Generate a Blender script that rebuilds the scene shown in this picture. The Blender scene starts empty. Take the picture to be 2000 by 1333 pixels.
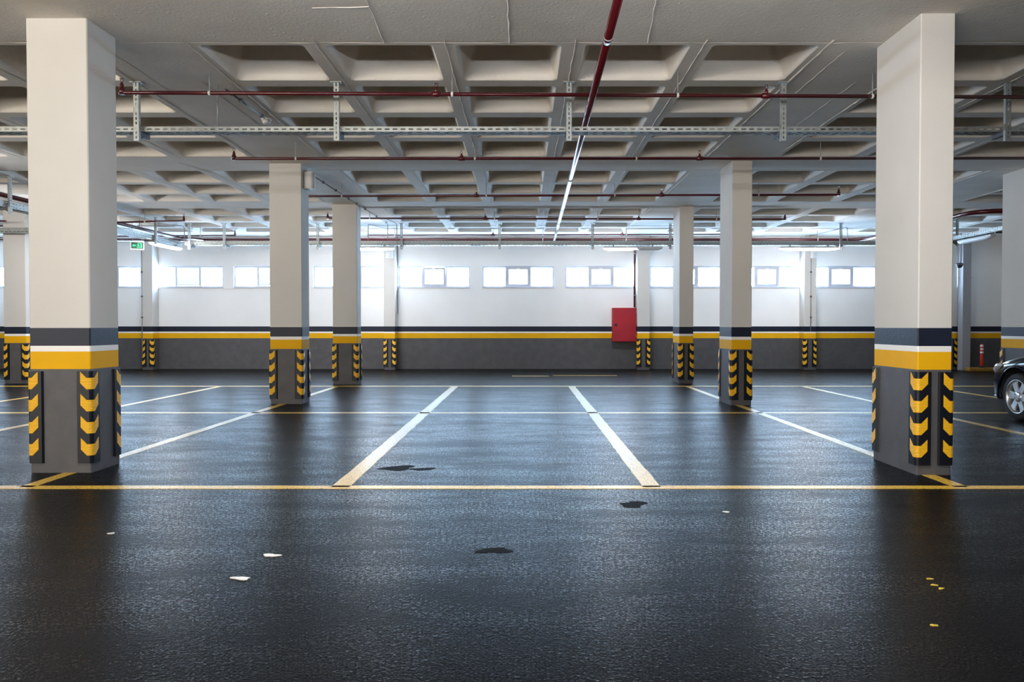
import bpy, bmesh, math, random
from mathutils import Vector, Matrix
random.seed(7)
PI = math.pi
S = bpy.context.scene
C = S.collection

# ------------------------------------------------------------------ camera
EYE, FPX, VPX, HY = 1.25, 1500.0, 1022.0, 637.5
PITCH = math.atan((666.5 - HY) / FPX)
cd = bpy.data.cameras.new('camera'); cam = bpy.data.objects.new('camera', cd); C.objects.link(cam)
cam.location = (0, 0, EYE); cam.rotation_euler = (PI / 2 - PITCH, 0, 0)
cd.sensor_width = 36.0; cd.lens = 36.0 * FPX / 2000.0
cd.shift_x = -(VPX - 1000.0) / 2000.0
cd.clip_start = 0.05; cd.clip_end = 200
S.camera = cam

# ------------------------------------------------------------------ world (bright hazy day outside) and exposure
S.view_settings.view_transform = 'Standard'; S.view_settings.look = 'None'
S.view_settings.gamma = 1.0; S.view_settings.exposure = 1.75
W = bpy.data.worlds.new('sky'); S.world = W; W.use_nodes = True
wn = W.node_tree; wn.nodes.clear()
w_out = wn.nodes.new('ShaderNodeOutputWorld'); w_bg = wn.nodes.new('ShaderNodeBackground')
w_tc = wn.nodes.new('ShaderNodeTexCoord'); w_sep = wn.nodes.new('ShaderNodeSeparateXYZ')
w_ramp = wn.nodes.new('ShaderNodeValToRGB'); w_map = wn.nodes.new('ShaderNodeMapRange')
wn.links.new(w_tc.outputs['Generated'], w_sep.inputs[0])
w_map.inputs['From Min'].default_value = -1; w_map.inputs['From Max'].default_value = 1
wn.links.new(w_sep.outputs['Y'], w_map.inputs['Value'])
wn.links.new(w_map.outputs['Result'], w_ramp.inputs['Fac'])
SKY = w_ramp.color_ramp
SKY.elements[0].position = 0.40; SKY.elements[0].color = (1.0, 0.90, 0.76, 1)   # sunward side, warm haze
SKY.elements[1].position = 0.75; SKY.elements[1].color = (0.47, 0.70, 1.0, 1)   # away from the sun, blue
wn.links.new(w_ramp.outputs['Color'], w_bg.inputs['Color'])
w_str = wn.nodes.new('ShaderNodeMapRange')                                       # hazier and brighter towards the back
w_str.inputs['From Min'].default_value = -0.2; w_str.inputs['From Max'].default_value = 0.6
w_str.inputs['To Min'].default_value = 2.5; w_str.inputs['To Max'].default_value = 14.5
w_grd = wn.nodes.new('ShaderNodeMapRange')                                       # sunlit pale ground outside, below the horizon
w_grd.inputs['From Min'].default_value = -0.2; w_grd.inputs['From Max'].default_value = 0.6
w_grd.inputs['To Min'].default_value = 6.5; w_grd.inputs['To Max'].default_value = 21.0
w_hor = wn.nodes.new('ShaderNodeMapRange')
w_hor.inputs['From Min'].default_value = -0.05; w_hor.inputs['From Max'].default_value = 0.03
w_mix = wn.nodes.new('ShaderNodeMix')
wn.links.new(w_sep.outputs['Y'], w_str.inputs['Value']); wn.links.new(w_sep.outputs['Y'], w_grd.inputs['Value'])
wn.links.new(w_sep.outputs['Z'], w_hor.inputs['Value']); wn.links.new(w_hor.outputs['Result'], w_mix.inputs[0])
wn.links.new(w_grd.outputs['Result'], w_mix.inputs[2]); wn.links.new(w_str.outputs['Result'], w_mix.inputs[3])
wn.links.new(w_mix.outputs[0], w_bg.inputs['Strength'])
wn.links.new(w_bg.outputs[0], w_out.inputs['Surface'])
S.cycles.use_denoising = True
S.cycles.max_bounces = 10; S.cycles.diffuse_bounces = 6; S.cycles.glossy_bounces = 4
S.cycles.transparent_max_bounces = 8; S.cycles.sample_clamp_indirect = 8.0
S.cycles.caustics_reflective = False; S.cycles.caustics_refractive = False

XL, XR, YF, YB, ZC = -16.0, 15.0, -9.0, 22.4, 3.845
def portal(name, loc, rot, sx, sy):
    l = bpy.data.lights.new(name, 'AREA'); l.shape = 'RECTANGLE'; l.size = sx; l.size_y = sy
    l.cycles.is_portal = True
    o = bpy.data.objects.new(name, l); C.objects.link(o); o.location = loc; o.rotation_euler = rot
# daylight openings the camera does not see, added to light ceiling and columns: vehicle entrance in the left wall and a ramp mouth behind, left
OPEN_L = (-7.0, 1.0, 0.0, 3.1)     # Y0, Y1, Z0, Z1 in wall_left
OPEN_F = (-15.0, -3.0, 0.0, 3.1)   # X0, X1, Z0, Z1 in wall_front
portal('portal_left', (XL - 0.05, (OPEN_L[0] + OPEN_L[1]) / 2, 1.55), (0, -PI / 2, 0), 3.1, OPEN_L[1] - OPEN_L[0])
portal('portal_front', ((OPEN_F[0] + OPEN_F[1]) / 2, YF - 0.05, 1.55), (PI / 2, 0, 0), OPEN_F[1] - OPEN_F[0], 3.1)
portal('portal_back', (0, YB + 0.33, 2.7), (-PI / 2, 0, 0), 30, 0.7)

# ------------------------------------------------------------------ picture -> place
def ray(px, py):
    u, v = (px - VPX) / FPX, (666.5 - py) / FPX
    return Vector((u, math.cos(PITCH) + v * math.sin(PITCH), -math.sin(PITCH) + v * math.cos(PITCH)))
def at_y(px, py, Y):
    r = ray(px, py); t = Y / r.y
    return Vector((r.x * t, Y, EYE + r.z * t))
def at_z(px, py, Z):
    r = ray(px, py); t = (Z - EYE) / r.z
    return Vector((r.x * t, r.y * t, Z))
def fx(px, Y):
    return (px - VPX) / FPX * Y

# ------------------------------------------------------------------ materials
M = {}
def mat(name, col, rough=0.6, metal=0.0, spec=0.5, var=0.0, vscale=3.0, bump=0.0, bscale=60.0, bdist=0.01, coat=0.0, detail=6.0,
        rvar=0.0, rscale=2.0, emit=0.0):
    m = bpy.data.materials.new(name); m.use_nodes = True; M[name] = m
    nt = m.node_tree; N = nt.nodes; L = nt.links
    b = N['Principled BSDF']
    b.inputs['Base Color'].default_value = (*col, 1); b.inputs['Roughness'].default_value = rough
    b.inputs['Metallic'].default_value = metal; b.inputs['Specular IOR Level'].default_value = spec
    b.inputs['Coat Weight'].default_value = coat
    if emit:
        b.inputs['Emission Color'].default_value = (*col, 1); b.inputs['Emission Strength'].default_value = emit
    if var or bump or rvar:
        g = N.new('ShaderNodeNewGeometry')
    if var:
        n = N.new('ShaderNodeTexNoise'); n.inputs['Scale'].default_value = vscale; n.inputs['Detail'].default_value = detail
        L.new(g.outputs['Position'], n.inputs['Vector'])
        r = N.new('ShaderNodeValToRGB'); r.color_ramp.elements[0].position = 0.3; r.color_ramp.elements[1].position = 0.7
        r.color_ramp.elements[0].color = (*[c * (1 - var) for c in col], 1)
        r.color_ramp.elements[1].color = (*[min(1, c * (1 + var)) for c in col], 1)
        L.new(n.outputs['Fac'], r.inputs['Fac']); L.new(r.outputs['Color'], b.inputs['Base Color'])
    if rvar:
        n = N.new('ShaderNodeTexNoise'); n.inputs['Scale'].default_value = rscale; n.inputs['Detail'].default_value = 5
        L.new(g.outputs['Position'], n.inputs['Vector'])
        q = N.new('ShaderNodeMapRange'); q.inputs['From Min'].default_value = 0.3; q.inputs['From Max'].default_value = 0.7
        q.inputs['To Min'].default_value = rough - rvar; q.inputs['To Max'].default_value = rough + rvar
        L.new(n.outputs['Fac'], q.inputs['Value']); L.new(q.outputs['Result'], b.inputs['Roughness'])
    if bump:
        n = N.new('ShaderNodeTexNoise'); n.inputs['Scale'].default_value = bscale; n.inputs['Detail'].default_value = 4
        L.new(g.outputs['Position'], n.inputs['Vector'])
        k = N.new('ShaderNodeBump'); k.inputs['Strength'].default_value = bump; k.inputs['Distance'].default_value = bdist
        L.new(n.outputs['Fac'], k.inputs['Height']); L.new(k.outputs['Normal'], b.inputs['Normal'])
    return m
mat('cream_paint', (0.62, 0.60, 0.568), 0.75, var=0.03, vscale=1.5, bump=0.12, bscale=90, spec=0.3)
mat('white_wall', (0.88, 0.87, 0.86), 0.8, var=0.03, vscale=1.0, bump=0.1, bscale=70, spec=0.3)
mat('grey_paint', (0.085, 0.082, 0.087), 0.55, var=0.12, vscale=6, bump=0.15, bscale=60, spec=0.4)
mat('yellow_paint', (0.80, 0.42, 0.006), 0.6, var=0.04, bump=0.08, bscale=60, spec=0.12)
mat('white_paint', (0.85, 0.83, 0.80), 0.5, bump=0.08, spec=0.4)
mat('navy_paint', (0.009, 0.014, 0.030), 0.46, bump=0.35, bscale=55, bdist=0.006, spec=0.28)
mat('rubber', (0.004, 0.006, 0.011), 0.42, spec=0.3)
mat('yellow_reflector', (0.90, 0.48, 0.012), 0.4, spec=0.5)
mat('red_pipe', (0.075, 0.004, 0.008), 0.28, coat=0.4, spec=0.5)
mat('red_box', (0.38, 0.012, 0.025), 0.42, var=0.08, vscale=4, spec=0.4)
mat('galvanised', (0.36, 0.38, 0.37), 0.5, metal=0.75, var=0.15, vscale=14)
mat('dark_metal', (0.10, 0.10, 0.11), 0.5, metal=0.6)
mat('conduit_grey', (0.33, 0.33, 0.35), 0.5, metal=0.2)
mat('white_plastic', (0.74, 0.73, 0.72), 0.45)
mat('frame_white', (0.50, 0.52, 0.57), 0.4)
mat('black_plastic', (0.01, 0.01, 0.012), 0.4)
mat('tube_lit', (0.95, 0.97, 1.0), 0.5, emit=45.0)
mat('tube_off', (0.62, 0.64, 0.68), 0.35)
mat('car_paint', (0.003, 0.005, 0.016), 0.10, spec=0.2)
mat('car_glass', (0.01, 0.012, 0.014), 0.06, spec=0.7)
mat('tyre', (0.012, 0.012, 0.013), 0.7)
mat('alloy', (0.72, 0.73, 0.75), 0.28, metal=0.9)
mat('chrome', (0.90, 0.90, 0.95), 0.08, metal=1.0)
mat('lamp_glass', (0.85, 0.87, 0.95), 0.10, metal=0.5, coat=1.0)
mat('tail_red', (0.35, 0.01, 0.01), 0.2, coat=1.0)
mat('bollard_red', (0.65, 0.03, 0.015), 0.45)
mat('bollard_white', (0.8, 0.78, 0.76), 0.4)
mat('kerb_yellow', (0.28, 0.15, 0.015), 0.6, var=0.25, vscale=9)
mat('sign_green', (0.0, 0.05, 0.022), 0.4, emit=0.03)
mat('sign_bright', (0.04, 0.5, 0.18), 0.4, emit=0.12)
mat('scrap', (0.75, 0.73, 0.68), 0.7)
mat('scrap_yellow', (0.7, 0.5, 0.05), 0.7)
mat('stain', (0.006, 0.0055, 0.005), 0.7, spec=0.05, bump=0.3, bscale=120, bdist=.002)

def asphalt():
    m = mat('asphalt', (0.024, 0.023, 0.024), 0.36, spec=0.28)
    nt = m.node_tree; N = nt.nodes; L = nt.links; b = N['Principled BSDF']
    g = N.new('ShaderNodeNewGeometry')
    # stone grain
    v = N.new('ShaderNodeTexVoronoi'); v.inputs['Scale'].default_value = 85; v.inputs['Randomness'].default_value = 1
    L.new(g.outputs['Position'], v.inputs['Vector'])
    n = N.new('ShaderNodeTexNoise'); n.inputs['Scale'].default_value = 95; n.inputs['Detail'].default_value = 3
    L.new(g.outputs['Position'], n.inputs['Vector'])
    big = N.new('ShaderNodeTexNoise'); big.inputs['Scale'].default_value = 0.9; big.inputs['Detail'].default_value = 7
    big.inputs['Roughness'].default_value = 0.6
    L.new(g.outputs['Position'], big.inputs['Vector'])
    col = N.new('ShaderNodeValToRGB'); col.color_ramp.elements[0].position = 0.36; col.color_ramp.elements[1].position = 0.66
    col.color_ramp.elements[0].color = (0.0015, 0.0015, 0.0016, 1); col.color_ramp.elements[1].color = (0.008, 0.0076, 0.0076, 1)
    mx = N.new('ShaderNodeMath'); mx.operation = 'MULTIPLY_ADD'; mx.inputs[1].default_value = 0.75
    L.new(n.outputs['Fac'], mx.inputs[0])
    m2 = N.new('ShaderNodeMath'); m2.operation = 'MULTIPLY'; m2.inputs[1].default_value = 0.25
    L.new(big.outputs['Fac'], m2.inputs[0]); L.new(m2.outputs[0], mx.inputs[2])
    L.new(mx.outputs[0], col.inputs['Fac']); L.new(col.outputs['Color'], b.inputs['Base Color'])
    sp = N.new('ShaderNodeMapRange'); sp.inputs['From Min'].default_value = 0.36; sp.inputs['From Max'].default_value = 0.64
    sp.inputs['To Min'].default_value = 0.02; sp.inputs['To Max'].default_value = 0.27
    L.new(n.outputs['Fac'], sp.inputs['Value']); L.new(sp.outputs['Result'], b.inputs['Specular IOR Level'])
    q = N.new('ShaderNodeMapRange'); q.inputs['From Min'].default_value = 0.2; q.inputs['From Max'].default_value = 0.8
    q.inputs['To Min'].default_value = 0.185; q.inputs['To Max'].default_value = 0.25
    L.new(big.outputs['Fac'], q.inputs['Value']); L.new(q.outputs['Result'], b.inputs['Roughness'])
    k = N.new('ShaderNodeBump'); k.inputs['Strength'].default_value = 1.0; k.inputs['Distance'].default_value = 0.0010
    L.new(v.outputs['Distance'], k.inputs['Height'])
    k2 = N.new('ShaderNodeBump'); k2.inputs['Strength'].default_value = 1.0; k2.inputs['Distance'].default_value = 0.0009
    L.new(n.outputs['Fac'], k2.inputs['Height']); L.new(k.outputs['Normal'], k2.inputs['Normal'])
    L.new(k2.outputs['Normal'], b.inputs['Normal'])
    b2 = N.new('ShaderNodeBsdfPrincipled'); b2.inputs['Roughness'].default_value = 0.5; b2.inputs['Specular IOR Level'].default_value = 0.03
    L.new(col.outputs['Color'], b2.inputs['Base Color']); L.new(k2.outputs['Normal'], b2.inputs['Normal'])
    f1 = N.new('ShaderNodeTexNoise'); f1.inputs['Scale'].default_value = 48; f1.inputs['Detail'].default_value = 5; f1.inputs['Roughness'].default_value = 0.85
    L.new(g.outputs['Position'], f1.inputs['Vector'])
    sc = N.new('ShaderNodeVectorMath'); sc.operation = 'MULTIPLY'; sc.inputs[1].default_value = (0.55, 1.6, 1)
    L.new(g.outputs['Position'], sc.inputs[0])
    f2 = N.new('ShaderNodeTexNoise'); f2.inputs['Scale'].default_value = 1.5; f2.inputs['Detail'].default_value = 9; f2.inputs['Roughness'].default_value = 0.72
    L.new(sc.outputs[0], f2.inputs['Vector'])
    r1 = N.new('ShaderNodeMapRange'); r1.inputs['From Min'].default_value = 0.38; r1.inputs['From Max'].default_value = 0.62
    L.new(f1.outputs['Fac'], r1.inputs['Value'])
    r2 = N.new('ShaderNodeMapRange'); r2.inputs['From Min'].default_value = 0.33; r2.inputs['From Max'].default_value = 0.60
    r2.inputs['To Min'].default_value = 0.42; r2.inputs['To Max'].default_value = 1.0
    L.new(f2.outputs['Fac'], r2.inputs['Value'])
    mm = N.new('ShaderNodeMath'); mm.operation = 'MULTIPLY'; L.new(r1.outputs['Result'], mm.inputs[0]); L.new(r2.outputs['Result'], mm.inputs[1])
    ms = N.new('ShaderNodeMixShader'); L.new(mm.outputs[0], ms.inputs[0]); L.new(b2.outputs[0], ms.inputs[1]); L.new(b.outputs[0], ms.inputs[2])
    L.new(ms.outputs[0], N['Material Output'].inputs['Surface'])
asphalt()
def line_paint():
    m = mat('line_paint', (0.9, 0.55, 0.04), 0.34, spec=0.5)
    nt = m.node_tree; N = nt.nodes; L = nt.links; b = N['Principled BSDF']
    g = N.new('ShaderNodeNewGeometry')
    n = N.new('ShaderNodeTexNoise'); n.inputs['Scale'].default_value = 70; n.inputs['Detail'].default_value = 6
    L.new(g.outputs['Position'], n.inputs['Vector'])
    r = N.new('ShaderNodeValToRGB'); e = r.color_ramp.elements
    e[0].position = 0.33; e[0].color = (0.10, 0.07, 0.025, 1); e[1].position = 0.47; e[1].color = (0.88, 0.54, 0.06, 1)
    L.new(n.outputs['Fac'], r.inputs['Fac']); L.new(r.outputs['Color'], b.inputs['Base Color'])
    k = N.new('ShaderNodeBump'); k.inputs['Strength'].default_value = 0.5; k.inputs['Distance'].default_value = 0.0015
    L.new(n.outputs['Fac'], k.inputs['Height']); L.new(k.outputs['Normal'], b.inputs['Normal'])
line_paint()
def ceiling_mat():
    m = mat('ceiling_paint', (0.74, 0.70, 0.65), 0.8, spec=0.25)
    nt = m.node_tree; N = nt.nodes; L = nt.links; b = N['Principled BSDF']
    g = N.new('ShaderNodeNewGeometry')
    n = N.new('ShaderNodeTexNoise'); n.inputs['Scale'].default_value = 2.2; n.inputs['Detail'].default_value = 8
    L.new(g.outputs['Position'], n.inputs['Vector'])
    r = N.new('ShaderNodeValToRGB'); e = r.color_ramp.elements
    e[0].position = 0.3; e[0].color = (0.74, 0.70, 0.65, 1); e[1].position = 0.7; e[1].color = (0.82, 0.78, 0.725, 1)
    L.new(n.outputs['Fac'], r.inputs['Fac']); L.new(r.outputs['Color'], b.inputs['Base Color'])
    v = N.new('ShaderNodeTexVoronoi'); v.inputs['Scale'].default_value = 9
    L.new(g.outputs['Position'], v.inputs['Vector'])
    q = N.new('ShaderNodeMapRange'); q.inputs['From Min'].default_value = 0.0; q.inputs['From Max'].default_value = 0.16
    q.inputs['To Min'].default_value = 1; q.inputs['To Max'].default_value = 0
    L.new(v.outputs['Distance'], q.inputs['Value'])
    k = N.new('ShaderNodeBump'); k.inputs['Strength'].default_value = 0.35; k.inputs['Distance'].default_value = 0.01
    L.new(q.outputs['Result'], k.inputs['Height'])
    n2 = N.new('ShaderNodeTexNoise'); n2.inputs['Scale'].default_value = 35; n2.inputs['Detail'].default_value = 5
    L.new(g.outputs['Position'], n2.inputs['Vector'])
    k2 = N.new('ShaderNodeBump'); k2.inputs['Strength'].default_value = 0.25; k2.inputs['Distance'].default_value = 0.01
    L.new(n2.outputs['Fac'], k2.inputs['Height']); L.new(k.outputs['Normal'], k2.inputs['Normal'])
    L.new(k2.outputs['Normal'], b.inputs['Normal'])
ceiling_mat()
def glass_mat():
    m = bpy.data.materials.new('pane_glass'); m.use_nodes = True; M['pane_glass'] = m
    nt = m.node_tree; N = nt.nodes; L = nt.links; N.remove(N['Principled BSDF'])
    t = N.new('ShaderNodeBsdfTransparent'); t.inputs['Color'].default_value = (0.96, 0.98, 0.98, 1)
    gl = N.new('ShaderNodeBsdfGlossy'); gl.inputs['Roughness'].default_value = 0.02
    mx = N.new('ShaderNodeMixShader'); mx.inputs[0].default_value = 0.06
    L.new(t.outputs[0], mx.inputs[1]); L.new(gl.outputs[0], mx.inputs[2]); L.new(mx.outputs[0], N['Material Output'].inputs['Surface'])
glass_mat()

# ------------------------------------------------------------------ mesh helpers
def obj(name, bm, mats, parent=None, smooth=False, loc=None):
    me = bpy.data.meshes.new(name)
    bmesh.ops.recalc_face_normals(bm, faces=bm.faces[:])
    bm.to_mesh(me); bm.free()
    for m in (mats if isinstance(mats, (list, tuple)) else [mats]): me.materials.append(M[m])
    if smooth:
        for p in me.polygons: p.use_smooth = True
    o = bpy.data.objects.new(name, me); C.objects.link(o)
    if parent: o.parent = parent
    if loc: o.location = loc
    return o
def tag(o, label, cat, group=None, kind=None):
    o['label'] = label; o['category'] = cat
    if group: o['group'] = group
    if kind: o['kind'] = kind
    return o
def thing(name, label, cat, loc=(0, 0, 0), rz=0.0, group=None, kind=None):
    o = bpy.data.objects.new(name, None); C.objects.link(o); o.location = loc; o.rotation_euler = (0, 0, rz)
    o.empty_display_size = 0.1
    return tag(o, label, cat, group, kind)
def part_copy(o, parent, loc=(0, 0, 0), rz=0.0):
    c = o.copy(); C.objects.link(c); c.parent = parent; c.location = loc; c.rotation_euler = (0, 0, rz)
    for ch in list(o.children):
        d = ch.copy(); C.objects.link(d); d.parent = c
    return c
def NB(): return bmesh.new()
def box(bm, x0, x1, y0, y1, z0, z1, mi=0):
    v = [bm.verts.new((x, y, z)) for x in (x0, x1) for y in (y0, y1) for z in (z0, z1)]
    for q in ((0, 1, 3, 2), (4, 6, 7, 5), (0, 4, 5, 1), (2, 3, 7, 6), (0, 2, 6, 4), (1, 5, 7, 3)):
        f = bm.faces.new([v[i] for i in q]); f.material_index = mi
    return v
def bbox(bm, x0, x1, y0, y1, z0, z1, b=0.004, seg=2):
    t = bmesh.new(); box(t, x0, x1, y0, y1, z0, z1)
    bmesh.ops.recalc_face_normals(t, faces=t.faces[:])
    bmesh.ops.bevel(t, geom=t.edges[:], offset=b, segments=seg, affect='EDGES', profile=0.5)
    merge(bm, t)
def merge(bm, t, mtx=None):
    if mtx is not None: bmesh.ops.transform(t, matrix=mtx, verts=t.verts[:])
    me = bpy.data.meshes.new('tmp'); t.to_mesh(me); t.free(); bm.from_mesh(me); bpy.data.meshes.remove(me)
def quad(bm, pts, mi=0):
    f = bm.faces.new([bm.verts.new(p) for p in pts]); f.material_index = mi; return f
def frame_of(d):
    d = d.normalized(); a = Vector((0, 0, 1)) if abs(d.z) < 0.9 else Vector((1, 0, 0))
    u = d.cross(a).normalized(); return u, u.cross(d).normalized()
def tube(bm, pts, r, n=12, mi=0, caps=True):
    pts = [Vector(p) for p in pts]; rings = []
    for i, p in enumerate(pts):
        d = (pts[min(i + 1, len(pts) - 1)] - pts[max(i - 1, 0)])
        u, w = frame_of(d)
        if rings and u.dot(pu) < 0: u, w = -u, -w
        pu = u
        rr = r[i] if isinstance(r, (list, tuple)) else r
        rings.append([bm.verts.new(p + u * (rr * math.cos(2 * PI * k / n)) + w * (rr * math.sin(2 * PI * k / n))) for k in range(n)])
    for a, b in zip(rings, rings[1:]):
        for k in range(n):
            f = bm.faces.new((a[k], a[(k + 1) % n], b[(k + 1) % n], b[k])); f.material_index = mi; f.smooth = True
    if caps:
        for rg in (rings[0], rings[-1]):
            f = bm.faces.new(rg); f.material_index = mi
def bend(pts, r=0.08, seg=5):
    pts = [Vector(p) for p in pts]; out = [pts[0]]
    for i in range(1, len(pts) - 1):
        a = (pts[i - 1] - pts[i]); b = (pts[i + 1] - pts[i])
        rr = min(r, a.length * 0.45, b.length * 0.45); a.normalize(); b.normalize()
        p0, p2 = pts[i] + a * rr, pts[i] + b * rr
        for k in range(seg + 1):
            t = k / seg; out.append(p0.lerp(pts[i], t).lerp(pts[i].lerp(p2, t), t))
    out.append(pts[-1]); return out
def lathe(bm, prof, n=24, mi=0, c=(0, 0, 0), axis='Z', smooth=True, caps=True):
    c = Vector(c); rings = []
    for r, h in prof:
        ring = []
        for k in range(n):
            a = 2 * PI * k / n; p = (r * math.cos(a), r * math.sin(a), h)
            if axis == 'X': p = (h, r * math.cos(a), r * math.sin(a))
            if axis == 'Y': p = (r * math.cos(a), h, r * math.sin(a))
            ring.append(bm.verts.new(c + Vector(p)))
        rings.append(ring)
    for a, b in zip(rings, rings[1:]):
        for k in range(n):
            f = bm.faces.new((a[k], a[(k + 1) % n], b[(k + 1) % n], b[k])); f.material_index = mi; f.smooth = smooth
    for rg in (rings[0], rings[-1]) if caps else ():
        f = bm.faces.new(rg); f.material_index = mi
def prism(bm, pts, h0, h1, axis='Z', mi=0):
    def P(p, h): return {'Z': (p[0], p[1], h), 'Y': (p[0], h, p[1]), 'X': (h, p[0], p[1])}[axis]
    a = [bm.verts.new(P(p, h0)) for p in pts]; b = [bm.verts.new(P(p, h1)) for p in pts]; n = len(pts)
    for f in [bm.faces.new(a), bm.faces.new(b)] + [bm.faces.new((a[i], a[(i + 1) % n], b[(i + 1) % n], b[i])) for i in range(n)]:
        f.material_index = mi

# ================================================================== THE SETTING
# ---- floor
bm = NB(); box(bm, XL - 4, XR + 1, YF - 4, YB + 0.3, -0.2, 0.0)
floor = tag(obj('floor', bm, 'asphalt'), 'dark glossy asphalt garage floor with painted parking bays', 'floor', kind='structure')
def line(x0, y0, x1, y1, w, label):
    a, b = Vector((x0, y0)), Vector((x1, y1)); d = (b - a).normalized(); n = Vector((-d.y, d.x)) * w / 2
    L_ = (b - a).length; k = max(2, int(L_ / 0.15)); bm = NB(); rows = []
    for i in range(k + 1):
        p = a.lerp(b, i / k); j0, j1 = 1 + random.uniform(-.07, .05), 1 + random.uniform(-.07, .05)
        rows.append([bm.verts.new((*(p + n * j0), 0.0025)), bm.verts.new((*(p - n * j1), 0.0025))])
    for r0, r1 in zip(rows, rows[1:]): bm.faces.new((r0[0], r0[1], r1[1], r1[0]))
    r = bmesh.ops.extrude_face_region(bm, geom=bm.faces[:])
    for e in r['geom']:
        if isinstance(e, bmesh.types.BMVert): e.co.z = 0.0
    o = obj('parking_line', bm, 'line_paint', floor); o['label'] = label
Y1, Y2, Y3 = 5.93, 11.05, 15.95
line(XL, Y1, XR, Y1, 0.11, 'yellow line across the front of the near parking row')
line(XL + 6, Y2, XR, Y2, 0.13, 'pale line across the floor between the two parking rows')
line(XL, Y3, XR, Y3, 0.16, 'pale line closing the far parking row')
SX = [-11.1, -8.68, -6.28, -3.86, -1.42, 1.0, 3.40, 5.80, 8.27, 10.7, 13.1]
for i, x in enumerate(SX):
    ww = 0.14 if x in (-1.42, 1.0) else 0.11
    line(x, Y1, x, Y2, ww, 'painted line between two bays of the near row')
    line(x, Y2, x, Y3, ww, 'painted line between two bays of the far row')
line(fx(1000, 19.2), 19.2, fx(1072, 19.2), 19.2, 0.13, 'short yellow line near the back wall')
line(fx(1080, 19.4), 19.4, fx(1205, 19.4), 19.4, 0.10, 'thin yellow line near the back wall, right of the short one')
def blob(px, py, rx, ry, name, m, seed, z=0.0015, n=22):
    c = at_z(px, py, 0); rnd = random.Random(seed); bm = NB()
    ph = [rnd.uniform(0, 6.28) for _ in range(4)]
    pts = []
    for k in range(n):
        a = 2 * PI * k / n; f = 1 + .25 * math.sin(2 * a + ph[0]) + .18 * math.sin(3 * a + ph[1]) + .12 * math.sin(5 * a + ph[2])
        pts.append((c.x + rx * f * math.cos(a), c.y + ry * f * math.sin(a)))
    prism(bm, pts, 0.0, z)
    return obj(name, bm, m, floor if name == 'stain' else None)
for i, (px, py, rx, ry) in enumerate([(775, 915, .16, .10), (826, 917, .09, .07), (1236, 986, .09, .09), (966, 1076, .08, .06)]):
    blob(px, py, rx, ry, 'stain', 'stain', i)
for i, (px, py, rx, ry, lab) in enumerate([
        (471, 1131, .042, .022, 'white paper scrap on the dark asphalt, left foreground'),
        (530, 1086, .040, .025, 'smeared white scrap on asphalt just beyond the paper scrap'),
        (1419, 1001, .022, .012, 'tiny white scrap on asphalt beyond the yellow line, right of centre'),
        (217, 1043, .018, .012, 'small brown-white scrap on asphalt in front of near left column')]):
    tag(blob(px, py, rx, ry, 'paper_scrap', 'scrap', 40 + i, z=0.004), lab, 'litter', 'scraps on the floor')
for i, (px, py) in enumerate([(1816, 1132), (1824, 1144), (1838, 1151), (1824, 1223)]):
    tag(blob(px, py, .014, .008, 'dry_leaf', 'scrap_yellow', 60 + i, z=0.004), 'yellow fleck of dry leaf on the dark asphalt, right foreground', 'litter', 'yellow flecks on the floor')

# ---- walls
ZB = [(0.0, 0.885, 'grey_paint'), (0.885, 1.035, 'yellow_paint'), (1.035, 1.083, 'white_paint'), (1.083, 1.235, 'navy_paint')]
ZBW = [(0.0, 0.90, 'grey_paint'), (0.90, 1.05, 'yellow_paint'), (1.05, 1.092, 'white_paint'), (1.092, 1.243, 'navy_paint')]
WM = ['grey_paint', 'yellow_paint', 'white_paint', 'navy_paint', 'white_wall']
def wall(name, label, u0, u1, fixed, thick, axis, holes, top=4.3):
    """wall in plane axis=fixed, outside face at fixed+thick; holes are (u0,u1,z0,z1)"""
    zs = sorted({0, 0.90, 1.05, 1.092, 1.243, top, *[h[2] for h in holes], *[h[3] for h in holes]})
    us = sorted({u0, u1, *[h[0] for h in holes], *[h[1] for h in holes]})
    P = (lambda u, d, z: (u, d, z)) if axis == 'Y' else (lambda u, d, z: (d, u, z))
    bm = NB()
    def inhole(u, z): return any(h[0] < u < h[1] and h[2] < z < h[3] for h in holes)
    for a, b in zip(us, us[1:]):
        for c, d in zip(zs, zs[1:]):
            if inhole((a + b) / 2, (c + d) / 2): continue
            mi = 4
            for i, (p, q, _) in enumerate(ZBW):
                if p - 1e-6 <= c and d <= q + 1e-6: mi = i
            for dd in (fixed, fixed + thick):
                quad(bm, [P(a, dd, c), P(b, dd, c), P(b, dd, d), P(a, dd, d)], mi)
    for h in holes:
        f, g = fixed, fixed + thick
        for p, q in (((h[0], h[2]), (h[1], h[2])), ((h[1], h[2]), (h[1], h[3])), ((h[1], h[3]), (h[0], h[3])), ((h[0], h[3]), (h[0], h[2]))):
            quad(bm, [P(p[0], f, p[1]), P(q[0], f, q[1]), P(q[0], g, q[1]), P(p[0], g, p[1])], 4)
    for p, q in (((u0, 0), (u0, top)), ((u1, 0), (u1, top)), ((u0, top), (u1, top))):
        quad(bm, [P(p[0], fixed, p[1]), P(q[0], fixed, q[1]), P(q[0], fixed + thick, q[1]), P(p[0], fixed + thick, p[1])], 4)
    bmesh.ops.remove_doubles(bm, verts=bm.verts[:], dist=1e-5)
    return tag(obj(name, bm, WM), label, 'wall', kind='structure')
WZ0, WZ1 = 2.375, 3.005
WPX = [(-25, 115), (137, 277), (297, 437), (457, 597), (612, 752), (778, 918), (942, 1082), (1104, 1244), (1269, 1409), (1430, 1566), (1574, 1712), (1734, 1869)]
WX = [(fx(a, YB), fx(b, YB)) for a, b in WPX]
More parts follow.
